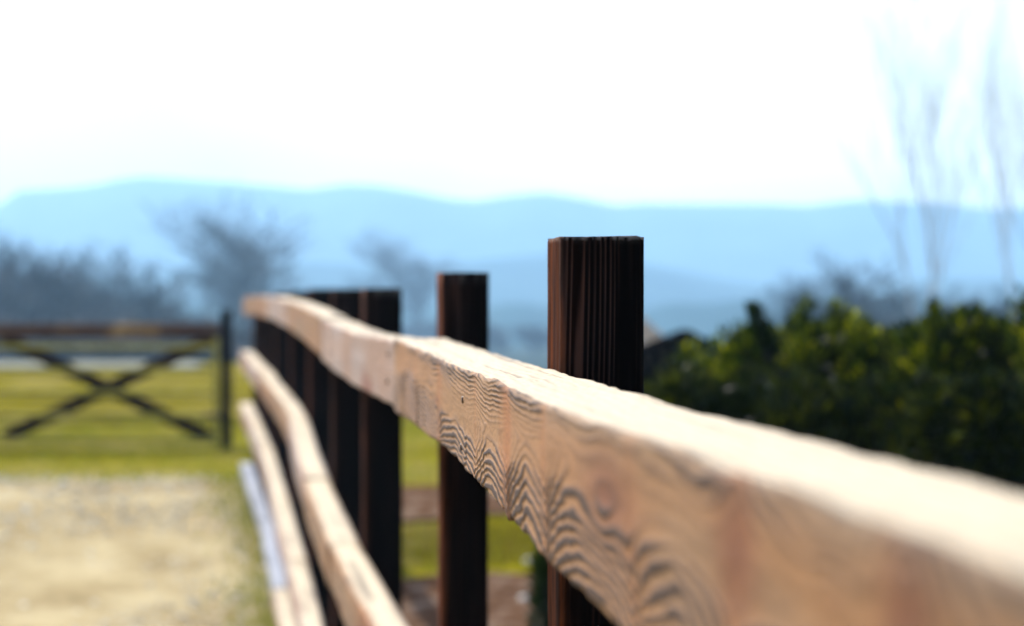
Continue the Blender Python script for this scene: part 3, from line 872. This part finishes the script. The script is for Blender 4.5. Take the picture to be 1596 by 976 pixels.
def place(proto, px, top, dep, rz, label, group, cat='tree', wide=1.0, ref_h=None):
    p = at(px, 485, dep); gz_ = float(ground_z(p.x, p.y))
    H = EYE + (485 - top) / F * dep - gz_
    if proto.name in used: o = copy_tree(proto)
    else: o = proto; used.add(proto.name)
    o.location = (p.x, p.y, gz_)
    s = H / ref_h
    o.scale = (s * wide, s * wide, s); o.rotation_euler = (0, 0, rz)
    tag(o, label, cat, group)
    return o
G = 'bare trees along the valley edge'
place(oak, 416, 268, 300, .4, 'largest spreading bare tree, above the gate post end of the fence', G, wide=1.35, ref_h=20)
place(oak, 648, 338, 560, 1.2, 'hazy bare tree between the fence end and the second sharp post', G, wide=1.25, ref_h=20)
TL = [(ash, -20, 340, 204, 'bare tree cut by the left edge of the picture'), (dense, 45, 395, 186, 'low bluish bare tree second from the left edge'),
      (dense, 95, 372, 198, 'bushy bare tree above the left half of the gate'), (ash, 150, 366, 223, 'taller bare tree in the middle of the left treeline'),
      (dense, 200, 402, 192, 'dense bare tree above the crossing of the gate braces'), (dense, 250, 452, 204, 'lower bare tree towards the right of the left treeline'),
      (dense, 310, 468, 186, 'small bare tree just left of the largest tree')]
for k, (pr, px, tp, dp, lb) in enumerate(TL):
    place(pr, px, tp, dp, 1.1 * k + .3, lb, G, wide=1.1, ref_h={oak: 20, ash: 16, dense: 14}[pr])
for k, (px, tp, dp) in enumerate([(1262, 420, 230), (1312, 385, 210), (1370, 425, 240), (1450, 440, 190), (1500, 462, 215), (1530, 450, 200), (1590, 440, 210), (1660, 430, 200)]):
    place(dense, px, tp, dp, 2 + k, ['bluish bare tree left of the pair behind the hedge', 'taller bluish bare tree behind the middle of the hedge', 'bluish bare tree just left of the tall thin trees', 'low bluish bare tree directly behind the left tall thin tree', 'lowest bluish bare tree, between the two tall thin trees',
          'low bluish bare tree right of the tall thin trees', 'low bluish bare tree at the right edge', 'bluish bare tree beyond the right edge'][k], G, wide=1.1, ref_h=14)
# undergrowth in front of the treeline
bush = tree_proto('far_bush', seed=20, H=6, spread=1.0, trunk_r=.16, levels=3, nch=(3, 5), twig_r=.05, stems=5, up=.4)
rr_ = random.Random(4)
for k in range(34):
    px = -60 + k * 30 + rr_.uniform(-8, 8)
    if k >= 31: px = [1230, 1420, 1560][k - 31]
    place(bush, px, rr_.uniform(476, 500) if px < 360 else rr_.uniform(492, 520), (rr_.uniform(135, 165) if px < 360 or k >= 31 else rr_.uniform(480, 620)), rr_.uniform(0, 6), 'leafless scrub bush in the blue band beyond the meadow', 'scrub bushes beyond the meadow', 'bush', wide=1.5, ref_h=6)
# tall pale trees on the right
birch = tree_proto('tall_bare_tree', mats=(M_BIRCH, M_BIRCH), seed=31, H=13, spread=.38, trunk_r=.045, levels=3, nch=(1, 3), twig_r=.0042, stems=4, up=1.2)
birch2 = tree_proto('tall_bare_tree', mats=(M_BIRCH, M_BIRCH), seed=37, H=13, spread=.45, trunk_r=.048, levels=3, nch=(1, 3), twig_r=.0042, stems=4, up=1.1)
place(birch, 1440, -260, 60, 0, 'tall slender multi stemmed bare tree left of the pair at the right', 'tall pale trees behind the hedge', wide=.72, ref_h=13)
place(birch2, 1588, -300, 58, 1, 'tall slender bare tree partly cut by the right edge', 'tall pale trees behind the hedge', wide=.72, ref_h=13)

# ------------------------------------------------------------------ grass tufts and pebbles
def grass():
    V = []; Fc = []
    r = random.Random(9)
    for i in range(26000):
        if r.random() < .62:
            y = r.uniform(16.2, 24); x = r.uniform(-4.5, 2.2)
        else:
            y = r.uniform(9.5, 16.5); x = float(xleft(y)) + r.gauss(-.02, .16) if r.random() < .55 else r.uniform(.6, 3.2)
            if x > .5 and not (13.1 < y < 14.6 or y > 15.7): continue
        z = float(np.interp(y, GY, GZ)) - .01
        h = r.uniform(.03, .09); a = r.uniform(0, 6.28); w = .006
        b = len(V)
        lean = Vector((r.gauss(0, .35), r.gauss(0, .35), 1)) * h
        p = Vector((x, y, z)); s = Vector((math.cos(a), math.sin(a), 0)) * w
        V.extend([p - s, p + s, p + lean]); Fc.append((b, b + 1, b + 2))
    tag(mesh_obj('grass', V, Fc, M_GRASS), 'short olive green grass round the gate and along the fence foot', kind='stuff')
grass()
def pebbles():
    r = random.Random(10); V = []; Fc = []
    for i in range(5000):
        y = r.uniform(10.5, 16.6); x = r.uniform(-3.4, float(xleft(y)) - .05)
        z = float(np.interp(y, GY, GZ)); s = r.uniform(.006, .02) * (1 if r.random() < .93 else 1.8)
        b = len(V); p = Vector((x, y, z + s * .2)); a0 = r.uniform(0, 6)
        V.append(p + Vector((0, 0, s * .7)))
        for k in range(5):
            a = a0 + k * 1.257; V.append(p + Vector((math.cos(a) * s * r.uniform(.8, 1.2), math.sin(a) * s * r.uniform(.8, 1.2), 0)))
        V.append(p - Vector((0, 0, s * .5)))
        for k in range(5):
            Fc.append((b, b + 1 + k, b + 1 + (k + 1) % 5)); Fc.append((b + 6, b + 1 + (k + 1) % 5, b + 1 + k))
    tag(mesh_obj('gravel', V, Fc, M_PEBBLE), 'loose beige gravel stones on the yard', kind='stuff')
pebbles()
